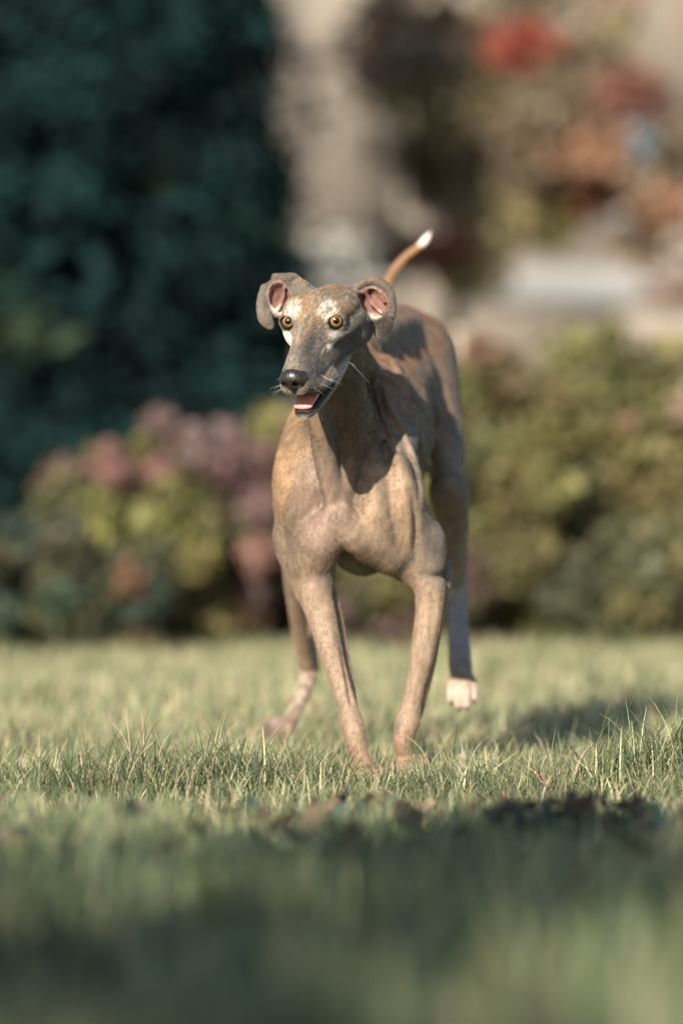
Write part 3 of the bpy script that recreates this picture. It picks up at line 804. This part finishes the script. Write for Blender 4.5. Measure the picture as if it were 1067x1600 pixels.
# sharp tufts just in front of the dog
def tuft_blades(cx, cy, rx, ry, n, h0, h1, wts):
    a = rng.random(n) * 2 * math.pi; r = np.sqrt(rng.random(n))
    x = cx + np.cos(a) * r * rx; y = cy + np.sin(a) * r * ry
    h = 1.5 * (h0 + (h1 - h0) * rng.random(n)) * (1.05 - .35 * r) * trod(x, y)
    return blades(x, y, h, rng.uniform(.0014, .0028, n), palette(n, [G_GREEN, G_BLUE, G_PALE, G_STRAW, G_OLIVE], wts), 1.15, 7)
tp_ = []
for cx, cy, rx, ry, n, h0, h1 in [(-.36, -.30, .06, .06, 90, .06, .12), (-.30, -.27, .07, .07, 170, .05, .115), (-.22, -.28, .08, .07, 190, .05, .105), (-.14, -.27, .08, .07, 190, .045, .095),
        (-.06, -.27, .07, .06, 150, .04, .085), (.02, -.28, .07, .06, 130, .04, .075), (-.45, -.35, .07, .08, 110, .05, .10), (.12, -.30, .08, .06, 90, .03, .06),
        (.22, -.33, .08, .07, 90, .035, .065), (.32, -.30, .07, .07, 110, .04, .08), (.42, -.28, .06, .07, 170, .05, .105), (.50, -.27, .07, .08, 260, .05, .12),
        (.60, -.3, .08, .08, 240, .05, .12), (-.58, -.35, .1, .1, 200, .05, .11), (.14, -.10, .05, .04, 30, .05, .09), (-.02, -.14, .06, .04, 40, .05, .09), (-.20, -.45, .20, .06, 200, .03, .07), (.25, -.48, .25, .06, 200, .03, .06)]:
    tp_.append(tuft_blades(cx, cy, rx, ry, int(n * (.45 + .6 * rng.random())), h0, h1, (3, 3.5, 4.5, 2.0, 2.5)))
n = 120   # long bent straws
x = np.concatenate([rng.uniform(-.5, .55, 90), rng.uniform(.12, .38, 30)]); y = rng.uniform(-.34, -.02, n)
tp_.append(blades(x, y, rng.uniform(.05, .11, n), rng.uniform(.0018, .0034, n), palette(n, [G_STRAW, (.50, .36, .26), G_PALE], [4, 2, 2], .1), 2.0, 8))
n = 240   # tall thin arcs
x = np.concatenate([rng.normal(-.24, .12, 150), rng.uniform(.34, .60, 60), rng.uniform(-.1, .3, 30)]); y = rng.uniform(-.55, -.14, n)
tp_.append(blades(x, y, rng.uniform(.09, .155, n), rng.uniform(.0013, .0022, n), palette(n, [G_GREEN, G_BLUE, G_PALE], [4, 4, 2], .1), 1.3, 9))
V, F, Cc = join(tp_)
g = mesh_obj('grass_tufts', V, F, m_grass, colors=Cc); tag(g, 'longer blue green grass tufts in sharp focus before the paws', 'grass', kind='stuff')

# ================================================================ LEAFY THINGS
def leaves(P, size, colr, nrm=None, asp=.55, jitter=.35):
    """one small folded leaf at each point"""
    n = len(P); a = rng.normal(size=(n, 3)); a /= np.linalg.norm(a, axis=1, keepdims=True)
    if nrm is not None: a = nrm + a * .8; a /= np.linalg.norm(a, axis=1, keepdims=True)
    u = np.cross(a, rng.normal(size=(n, 3))); u /= np.linalg.norm(u, axis=1, keepdims=True); v = np.cross(a, u)
    s_ = (size * np.exp(rng.normal(0, jitter, n)))[:, None]
    V = np.stack([P - u * s_ * .5, P + v * s_ * asp * .5 + a * s_ * .08, P + u * s_ * .5, P - v * s_ * asp * .5 + a * s_ * .08], 1)
    F = (np.arange(n) * 4)[:, None] + np.array([0, 1, 2, 3])
    return V.reshape(-1, 3), F, np.repeat(colr, 4, 0)
def clumps(c, rad, k, n, cr, flat=1.0, floor=.02):
    """n points gathered in k clumps inside an ellipsoid; returns points and the clump of each"""
    c = np.asarray(c, float); rad = np.asarray(rad, float)
    d = rng.normal(size=(k, 3)); d /= np.linalg.norm(d, axis=1, keepdims=True)
    cc = c + d * rad * (rng.random((k, 1)) ** .45)
    cc[:, 2] = np.maximum(cc[:, 2], floor + .02)
    i = rng.integers(0, k, n); rr = cr * (.6 + .8 * rng.random(k))
    d = rng.normal(size=(n, 3)); d /= np.linalg.norm(d, axis=1, keepdims=True)
    P = cc[i] + d * (rng.random((n, 1)) ** .4) * rr[i][:, None] * np.array([1, 1, flat])
    P[:, 2] = np.maximum(P[:, 2], floor)
    return P, i, d, cc
m_leaf = leafy('leaves', .3, .55); m_conif = leafy('conifer_sprays', .1, .95)
m_bark, t, b = new_mat('bark'); nz = t.nodes.new('ShaderNodeTexNoise'); nz.inputs['Scale'].default_value = 30
tcb = t.nodes.new('ShaderNodeTexCoord'); mpb = t.nodes.new('ShaderNodeMapping'); mpb.inputs['Scale'].default_value = (1, 1, .2)
t.links.new(tcb.outputs['Object'], mpb.inputs[0]); t.links.new(mpb.outputs[0], nz.inputs['Vector'])
crb = t.nodes.new('ShaderNodeValToRGB'); crb.color_ramp.elements[0].color = (.04, .03, .022, 1); crb.color_ramp.elements[1].color = (.16, .125, .095, 1)
t.links.new(nz.outputs['Fac'], crb.inputs[0]); t.links.new(crb.outputs[0], b.inputs['Base Color']); b.inputs['Roughness'].default_value = .9
def limbs(paths):
    out = []; o = 0; Vs, Fs = [], []
    for P, r0, r1 in paths:
        V, F = tube(P, r0, r1, 8); Vs.append(V); Fs.append(F + o); o += len(V)
    return np.concatenate(Vs), np.concatenate(Fs)
def part(name, V, F, mat, root, **k):
    return mesh_obj(name, np.asarray(V) - np.array(root.location), F, mat, root, **k)
def shrub(name, label, cat, c, rad, k, n, size, cr, cols, wts, group=None, flowers=None, stems=14):
    root = empty(name, (c[0], c[1], 0)); tag(root, label, cat, group)
    P, i, d, cc = clumps(c, rad, k, n, cr)
    pc = palette(k, cols, wts, .12)
    V, F, Cc = leaves(P, size, pc[i] * np.exp(rng.normal(0, .18, (n, 1))))
    part('foliage', V, F, m_leaf, root, colors=Cc)
    paths = []
    for q in cc[:stems]:
        b0 = np.array([c[0] + rng.normal(0, .04), c[1] + rng.normal(0, .04), -.02])
        paths.append(([b0, b0 * .5 + q * .5 + np.array([0, 0, .05]), q], .008, .002))
    V, F = limbs(paths); part('stems', V, F, m_bark, root)
    if flowers:
        fk, fn, fr, fs, fcols = flowers
        P, i, d, cc = clumps((c[0], c[1] - .02, c[2] + .03), np.array(rad) * 1.02, fk, fn, fr)
        pc = palette(fk, fcols, [1] * len(fcols), .12)
        V, F, Cc = leaves(P, fs, pc[i] * np.exp(rng.normal(0, .15, (fn, 1))), asp=.9)
        part('flowers', V, F, m_leaf, root, colors=Cc)
    return root
YG = (.20, .19, .075); OL = (.145, .135, .06); DG = (.085, .088, .05); TG = (.055, .075, .055); BR = (.17, .11, .07)
MV = (.185, .118, .115); PK = (.27, .15, .14); DM = (.13, .085, .085); RD = (.31, .085, .06); OR = (.29, .165, .105); PCH = (.42, .27, .20)
shrub('flowering_shrub', 'mounded shrub with mauve pink flowers and yellow green leaves beneath the dark conifer', 'shrub', (-.46, 5.6, .30), (.34, .28, .27), 120, 20000, .034, .075,
      [YG, OL, DG, BR], [4, 4, 2, 1], 'flowering shrubs left of the dog', (40, 9000, .07, .022, [MV, MV, PK, DM]))
shrub('flowering_shrub', 'taller mauve flowered shrub directly behind the head and chest of the dog', 'shrub', (-.14, 6.0, .32), (.26, .26, .30), 90, 14000, .034, .075,
      [OL, YG, DG, DM], [3, 2, 3, 2], 'flowering shrubs left of the dog', (26, 4600, .065, .020, [MV, DM, DM, PK]))
shrub('low_shrub', 'low blue green shrub at the left edge before the flowering shrub', 'shrub', (-.80, 5.2, .16), (.30, .22, .17), 50, 10000, .03, .07,
      [TG, DG, TG, BR], [4, 3, 2, 1])
shrub('low_shrub', 'low dark shrub with dusky blooms between the legs of the dog', 'shrub', (.16, 5.7, .16), (.26, .2, .20), 50, 9000, .03, .06,
      [OL, DG, DM, YG], [3, 3, 2, 1], None, (9, 1500, .06, .026, [MV, DM]))
for (lb, c, rad, cols, wts, fl) in [
    ('rounded olive green shrub behind the hind leg of the dog', (.42, 5.9, .42), (.24, .26, .40), [OL, YG, DG, BR], [5, 3, 3, 1], None),
    ('tall olive shrub with peach blooms near its top right of the dog', (.76, 6.1, .45), (.30, .28, .44), [OL, YG, OL, PCH], [4, 4, 2, 1], (10, 1500, .06, .022, [PCH, (.36, .26, .16)])),
    ('yellow green shrub cut off by the right edge of the picture', (1.18, 5.9, .42), (.34, .28, .42), [YG, OL, DG], [4, 3, 2], (8, 1200, .06, .022, [PCH, PK])),
    ('dark low shrub at the foot of the olive shrubs on the right', (.92, 5.35, .16), (.36, .2, .16), [DG, OL, DG], [4, 2, 2], None)]:
    shrub('garden_shrub', lb, 'shrub', c, rad, 110, 20000, .034, .080, cols, wts, 'shrubs along the right of the lawn', fl)
for (lb, c, rad) in [('wide green shrub beyond the left edge of the flower bed', (-1.55, 5.7, .35), (.45, .3, .35)), ('green shrub farther right beyond the row of olive shrubs', (2.0, 6.0, .4), (.5, .3, .42))]:
    shrub('garden_shrub', lb, 'shrub', c, rad, 40, 7000, .04, .1, [OL, YG, DG], [3, 2, 3], None)

# dark conifer; the shade it stands in is put into its leaf colours
def conifer(label, x, y, h, rb, n, nb, group=None):
    root = empty('conifer', (x, y, 0)); tag(root, label, 'conifer', group)
    V, F = limbs([([(x, y, -.1), (x + .02, y, h * .5), (x, y, h)], .11, .02)]); part('trunk', V, F, m_bark, root)
    bz = rng.random(nb) ** 1.4 * h * .97 + .02 * h; ba = rng.random(nb) * 2 * math.pi
    bl = rb * (1 - (bz / h) ** 2.2) ** .6 * (.88 + .14 * rng.random(nb)) + .05
    i = rng.integers(0, nb, n); t_ = .3 + .7 * rng.random(n) ** .45
    spread = .13 - .07 * t_
    P = np.stack([x + np.cos(ba[i]) * bl[i] * t_, y + np.sin(ba[i]) * bl[i] * t_, bz[i] - .28 * bl[i] * t_ ** 1.5 + .02], 1) + rng.normal(size=(n, 3)) * spread[:, None] * np.array([1, 1, .8])
    P[:, 2] = np.maximum(P[:, 2], .03)
    bc = palette(nb, [(.005, .024, .025), (.007, .031, .031), (.003, .015, .017), (.030, .045, .028)], [4, 4, 3, .8], .15)
    V, F, Cc = leaves(P, .045, bc[i] * np.exp(rng.normal(0, .15, (n, 1))), asp=.45)
    k_ = n // 4; zz = rng.random(k_) ** 1.3 * h * .93; rr = rb * (1 - (zz / h) ** 2.2) ** .6 * .93 * rng.random(k_) ** .5; aa = rng.random(k_) * 2 * math.pi
    P2 = np.stack([x + np.cos(aa) * rr, y + np.sin(aa) * rr, zz + .03], 1)
    V2, F2, C2 = leaves(P2, .11, palette(k_, [(.004, .020, .021), (.003, .014, .016)], [1, 1]), asp=.5)
    V, F, Cc = join([(V, F, Cc), (V2, F2, C2)])
    part('crown', V, F, m_conif, root, colors=Cc)
    return root
conifer('tall dark blue green conifer filling the upper left behind the flowering shrub', -1.92, 10.0, 5.4, 1.93, 260000, 700, 'dark conifers on the left')
conifer('second dark conifer behind and left of the tall one', -5.0, 12.2, 5.2, 2.0, 60000, 400, 'dark conifers on the left')

# autumn tree in front of the house
root = empty('autumn_tree', (.42, 13.0, 0)); tag(root, 'small tree with loose red orange and olive autumn leaves before the house', 'tree')
paths = [([(.42, 13, -.1), (.43, 13, .9), (.52, 13.05, 1.5), (.70, 13, 2.3), (.8, 13, 3.4)], .06, .015)]
for q in range(16):
    z0 = 1.5 + 1.6 * rng.random(); a = rng.random() * 2 * math.pi; L = .7 + .9 * rng.random()
    b0 = np.array([.52 + (z0 - 1.5) * .16, 13.0, z0]); e1 = b0 + np.array([math.cos(a) * L * .6, math.sin(a) * L * .6, .25]); e2 = b0 + np.array([math.cos(a) * L, math.sin(a) * L, .3])
    paths.append(([b0, e1, e2], .018, .005))
V, F = limbs(paths); part('trunk', V, F, m_bark, root)
ctr_ = []
def tree_clumps(spec):
    out = []
    for px, py, D_, r, n, c in spec:
        Y = D_ + CAM_Y; p = at(px, py, Y)
        d = rng.normal(size=(n, 3)); d /= np.linalg.norm(d, axis=1, keepdims=True)
        P = p + d * (rng.random((n, 1)) ** .45) * r * np.array([1.15, 1, .85])
        out.append(leaves(P, .060, np.array(c)[None] * np.exp(rng.normal(0, .22, (n, 1)))))
    return join(out)
GB = (.30, .235, .175); OB = (.27, .23, .12); DB = (.20, .16, .11)
spec = [(820, 75, 20, .13, 420, RD), (925, 95, 20.5, .11, 340, (.34, .06, .045)), (700, 395, 20, .13, 300, (.26, .10, .07)), (650, 90, 21, .20, 380, (.28, .14, .08)),
        (600, 130, 21, .16, 160, (.24, .14, .08)), (700, 170, 20.5, .20, 300, OB), (760, 120, 21, .16, 320, OB), (780, 230, 20.5, .2, 280, GB), (860, 170, 20, .2, 300, DB),
        (830, 260, 20.4, .16, 220, DB), (920, 230, 20, .16, 340, OR), (900, 300, 20.6, .16, 300, (.28, .14, .08)), (880, 215, 20.8, .10, 160, YG), (960, 290, 20.2, .14, 240, (.28, .12, .07)),
        (1040, 320, 20, .14, 260, OR), (700, 260, 21, .2, 360, (.20, .13, .08)), (640, 230, 21, .18, 160, GB), (780, 340, 20.5, .18, 320, OB), (850, 350, 20.6, .15, 220, YG),
        (730, 330, 20.5, .14, 220, GB), (980, 150, 20, .16, 300, (.20, .09, .07)), (560, 60, 21.5, .16, 90, (.22, .13, .09)), (500, 110, 21.5, .14, 60, GB), (1090, 200, 20, .16, 200, DB),
        (740, 420, 20, .16, 300, OB), (640, 400, 20.6, .12, 160, GB), (1000, 380, 20.4, .12, 140, GB), (930, 130, 20.2, .12, 220, DB), (480, 190, 21.5, .12, 60, (.26, .22, .18)),
        (620, 10, 21, .16, 180, GB), (700, 50, 21, .18, 260, (.2, .13, .08)), (800, -60, 21, .3, 500, OB), (650, -120, 21, .3, 450, GB), (980, -80, 21, .3, 450, OR), (1200, 50, 20.5, .3, 400, OR), (1250, 260, 20.5, .3, 400, OB)]
for q in range(22):
    spec.append((rng.uniform(590, 1090), rng.uniform(10, 470), rng.uniform(20, 21.5), rng.uniform(.10, .20), 130, [GB, OB, (.24, .15, .10), (.20, .16, .12)][q % 4]))
V, F, Cc = tree_clumps(spec); part('crown', V, F, m_leaf, root, colors=Cc)

# ================================================================ HOUSE
def boxes(L):
    V, F = [], []
    for (x0, x1, y0, y1, z0, z1) in L:
        o = len(V)
        V += [(x, y, z) for z in (z0, z1) for y in (y0, y1) for x in (x0, x1)]
        F += [(o, o + 1, o + 5, o + 4), (o + 1, o + 3, o + 7, o + 5), (o + 3, o + 2, o + 6, o + 7), (o + 2, o, o + 4, o + 6), (o + 4, o + 5, o + 7, o + 6), (o + 2, o + 3, o + 1, o)]
    return np.array(V, float), np.array(F)
def render_mat(name, c1, c2, s=3, rough=.9):
    m, t, b = new_mat(name); n = t.nodes.new('ShaderNodeTexNoise'); n.inputs['Scale'].default_value = s; n.inputs['Detail'].default_value = 9
    tc = t.nodes.new('ShaderNodeTexCoord'); t.links.new(tc.outputs['Object'], n.inputs['Vector'])
    r_ = t.nodes.new('ShaderNodeValToRGB'); r_.color_ramp.elements[0].position = .3; r_.color_ramp.elements[1].position = .7
    r_.color_ramp.elements[0].color = (*c1, 1); r_.color_ramp.elements[1].color = (*c2, 1)
    t.links.new(n.outputs['Fac'], r_.inputs[0]); t.links.new(r_.outputs[0], b.inputs['Base Color'])
    bp = t.nodes.new('ShaderNodeBump'); bp.inputs['Strength'].default_value = .3; bp.inputs['Distance'].default_value = .01
    t.links.new(n.outputs['Fac'], bp.inputs['Height']); t.links.new(bp.outputs[0], b.inputs['Normal']); b.inputs['Roughness'].default_value = rough
    return m
m_wall = render_mat('stucco', (.195, .168, .142), (.24, .21, .18))
m_white = render_mat('white_paint', (.30, .29, .275), (.35, .34, .32), 8, .5)
m_band = render_mat('grey_band', (.20, .205, .21), (.25, .255, .26))
m_roof = render_mat('roof_tiles', (.10, .06, .05), (.18, .10, .08), 6)
m_glass = plain('window_glass', (.10, .14, .18), .12, Metallic=.0, Specular_IOR_Level=.5)
HY = 19.0
root = empty('house', (0, HY, 0)); tag(root, 'beige rendered house with a white sill and a bluish window behind the autumn tree', 'house')
wins = [(-.20, .30, 1.48, 1.76), (1.46, 2.50, 1.84, 2.36)]
xs = [-9, wins[0][0], wins[0][1], wins[1][0], wins[1][1], 9]
L = [(-9, wins[0][0], HY, HY + .3, 0, 4.6), (wins[0][1], wins[1][0], HY, HY + .3, 0, 4.6), (wins[1][1], 9, HY, HY + .3, 0, 4.6)]
for a, b_, z0, z1 in wins: L += [(a, b_, HY, HY + .3, 0, z0), (a, b_, HY, HY + .3, z1, 4.6)]
L += [(-9, -8.7, HY + .3, HY + 8, 0, 4.6), (8.7, 9, HY + .3, HY + 8, 0, 4.6), (-9, 9, HY + 8, HY + 8.3, 0, 4.6)]
V, F = boxes(L); part('wall', V, F, m_wall, root, smooth=False)
V, F = boxes([(.70, 5.0, HY - .06, HY - .002, 1.36, 1.54)]); part('string_course', V, F, m_band, root, smooth=False)
V = np.array([(-9.4, HY - .5, 4.4), (9.4, HY - .5, 4.4), (9.4, HY + 4.1, 7.4), (-9.4, HY + 4.1, 7.4), (-9.4, HY + 8.8, 4.4), (9.4, HY + 8.8, 4.4)] , float)
V = np.concatenate([V, V + np.array([0, 0, .18])])
F = np.array([(0, 1, 2, 3), (3, 2, 5, 4), (6, 9, 8, 7), (9, 10, 11, 8), (0, 6, 7, 1), (4, 5, 11, 10), (0, 3, 9, 6), (3, 4, 10, 9), (1, 7, 8, 2), (2, 8, 11, 5)])
part('roof', V, F, m_roof, root, smooth=False)
for k, (a, b_, z0, z1) in enumerate(wins):
    m_ = (a + b_) / 2; t_ = .045
    V, F = boxes([(a + .002, a + t_, HY + .06, HY + .13, z0 + .002, z1 - .002), (b_ - t_, b_ - .002, HY + .06, HY + .13, z0 + .002, z1 - .002), (a + t_, b_ - t_, HY + .06, HY + .13, z1 - t_, z1 - .002),
                  (a + t_, b_ - t_, HY + .06, HY + .13, z0 + .002, z0 + t_), (m_ - .02, m_ + .02, HY + .065, HY + .125, z0 + t_, z1 - t_)])
    w = part('window', V, F, m_white, root, smooth=False)
    V, F = boxes([(a + t_, b_ - t_, HY + .09, HY + .10, z0 + t_, z1 - t_)])
    p_ = mesh_obj('pane', V - np.array([0, HY, 0]), F, m_glass, w, smooth=False)
    hgt = .05
    if k == 0:
        V, F = boxes([(a + .01, b_ - .01, HY + .012, HY + .05, z0 + .005 + .05 * j, z0 + .048 + .05 * j) for j in range(5)])
        sh = mesh_obj('shutter', V - np.array([0, HY, 0]), F, m_white, w, smooth=False)
    V, F = boxes([(a - .06, b_ + .02, HY - .10, HY - .002, z0 - hgt, z0 - .004)])
    s_ = mesh_obj('sill', V - np.array([0, HY, 0]), F, m_white, w, smooth=False)
# pale stake behind the back of the dog
root = empty('garden_post', (.34, 6.6, 0)); tag(root, 'pale wooden garden post standing among the shrubs behind the dog', 'post')
m_post = render_mat('pale_wood', (.34, .29, .22), (.44, .38, .30), 10)
V, F = boxes([(.320, .345, 6.59, 6.615, -.1, .86)]); part('stake', V, F, m_post, root, smooth=False)
V, F = boxes([(.314, .351, 6.584, 6.621, .862, .89)]); part('cap', V, F, m_post, root, smooth=False)

# unseen hedge added behind the camera to throw shade over the foreground
root = empty('added_shade_hedge', (-3.4, -9.6, 0)); tag(root, 'unseen leafy hedge added behind the viewpoint to shade the near grass', 'hedge')
n = 26000
P = np.stack([rng.uniform(-11, 5, n), -9.6 + rng.normal(0, .25, n), 4.08 * rng.random(n) ** .62], 1)
P[:, 2] *= .76 + .38 * fbm(np.stack([P[:, 0] * 2.4, P[:, 0] * 0, P[:, 0] * 0], 1), 3, 4)
P = P[fbm(P * np.array([2.5, .5, 2.5]), 2, 8) < np.where(P[:, 2] > 3.75, .50, .445)]; n = len(P)
V, F, Cc = leaves(P, .24, palette(n, [OL, DG, TG], [1, 1, 1]))
part('foliage', V, F, m_leaf, root, colors=Cc)
V, F = limbs([([(x, -9.6, -.1), (x + .1, -9.6, 2), (x, -9.6, 4.2)], .06, .02) for x in np.arange(-10.5, 5, 1.1)]); part('stems', V, F, m_bark, root)

# fallen leaves lying in the grass
m_dead = leafy('dead_leaf', .25, .7)
def dead_leaf(px, py, lift, size, c, label, rz):
    # on the ground where it lies among the blades
    z = lift; Y = CAM_Y + (CAM_H - z) * 8000 / (py - 730); X = (px - 533.5) * (Y - CAM_Y) / 8000
    z = float(gz(np.array([X]), np.array([Y]))[0]) + lift
    nu, nv = 12, 7; V, Cl = [], []
    for i in range(nu):
        t_ = i / (nu - 1)
        for j in range(nv):
            q = (j / (nv - 1) - .5) * 2; wd_ = .42 * math.sin(math.pi * min(1, t_ * 1.02 + .01)) ** .8 * (1 + .12 * math.sin(t_ * 26))
            V.append(((t_ - .5) * size, q * wd_ * size, size * (.18 * q * q + .25 * (t_ - .5) ** 2 + .04 * math.sin(9 * t_ + 3 * q))))
    V = np.array(V); F = np.array([(i * nv + j, (i + 1) * nv + j, (i + 1) * nv + j + 1, i * nv + j + 1) for i in range(nu - 1) for j in range(nv - 1)])
    cl = np.array(c)[None] * (.7 + .6 * vnoise(V / size * 6, 3))[:, None]
    o = mesh_obj('fallen_leaf', V, F, m_dead, colors=cl); o.location = (X, Y, z); o.rotation_euler = (rng.normal(0, .4), rng.normal(0, .4), rz)
    sm_ = o.modifiers.new('thickness', 'SOLIDIFY'); sm_.thickness = .0006
    tag(o, label, 'leaf', 'dead leaves in the grass')
for a in [(95, 1262, .03, .030, (.20, .10, .06), 'curled red brown leaf in the grass at the far left', .4),
          (668, 1236, .03, .034, (.30, .17, .13), 'pinkish brown leaf just in front of the fore paw on the right', 1.2),
          (790, 1246, .03, .040, (.11, .06, .045), 'dark brown leaf right of the paws', .2),
          (845, 1218, .03, .034, (.28, .19, .13), 'pale brown leaf right of the dark brown one', 2.0),
          (548, 1312, .03, .032, (.42, .26, .15), 'orange tan leaf low in the middle of the grass', .9),
          (178, 1300, .03, .028, (.26, .14, .06), 'small rusty leaf under the tall tufts on the left', 2.4),
          (1005, 1275, .03, .042, (.10, .08, .07), 'grey brown leaf near the right edge at the tuft base', .6),
          (735, 1262, .025, .030, (.16, .09, .06), 'small brown leaf below the gap between paws and dark leaf', 1.6)]:
    dead_leaf(*a)
n = 900
x = rng.uniform(-1.1, 1.1, n); y = -1.5 - 3.9 * rng.random(n) ** 1.6; P = np.stack([x, y, gz(x, y) + .01 + .06 * rng.random(n)], 1)
k_ = 110; P3 = np.concatenate([np.stack([rng.normal(.27, .07, 70), rng.normal(-1.35, .10, 70), .03 + .03 * rng.random(70)], 1), np.stack([rng.normal(.0, .05, 40), rng.normal(-.98, .07, 40), .02 + .02 * rng.random(40)], 1)])
P = np.concatenate([P, P3]); n = len(P)
V, F, Cc = leaves(P, .030, palette(n, [(.07, .05, .04), (.11, .08, .055), (.04, .055, .045), (.06, .09, .08), (.16, .12, .08)], [3, 2, 3, 3, 1]), asp=.6)
g = mesh_obj('leaf_litter', V, F, m_dead, colors=Cc); tag(g, 'dark leaf litter and clover in the shaded foreground', 'leaf litter', kind='stuff')
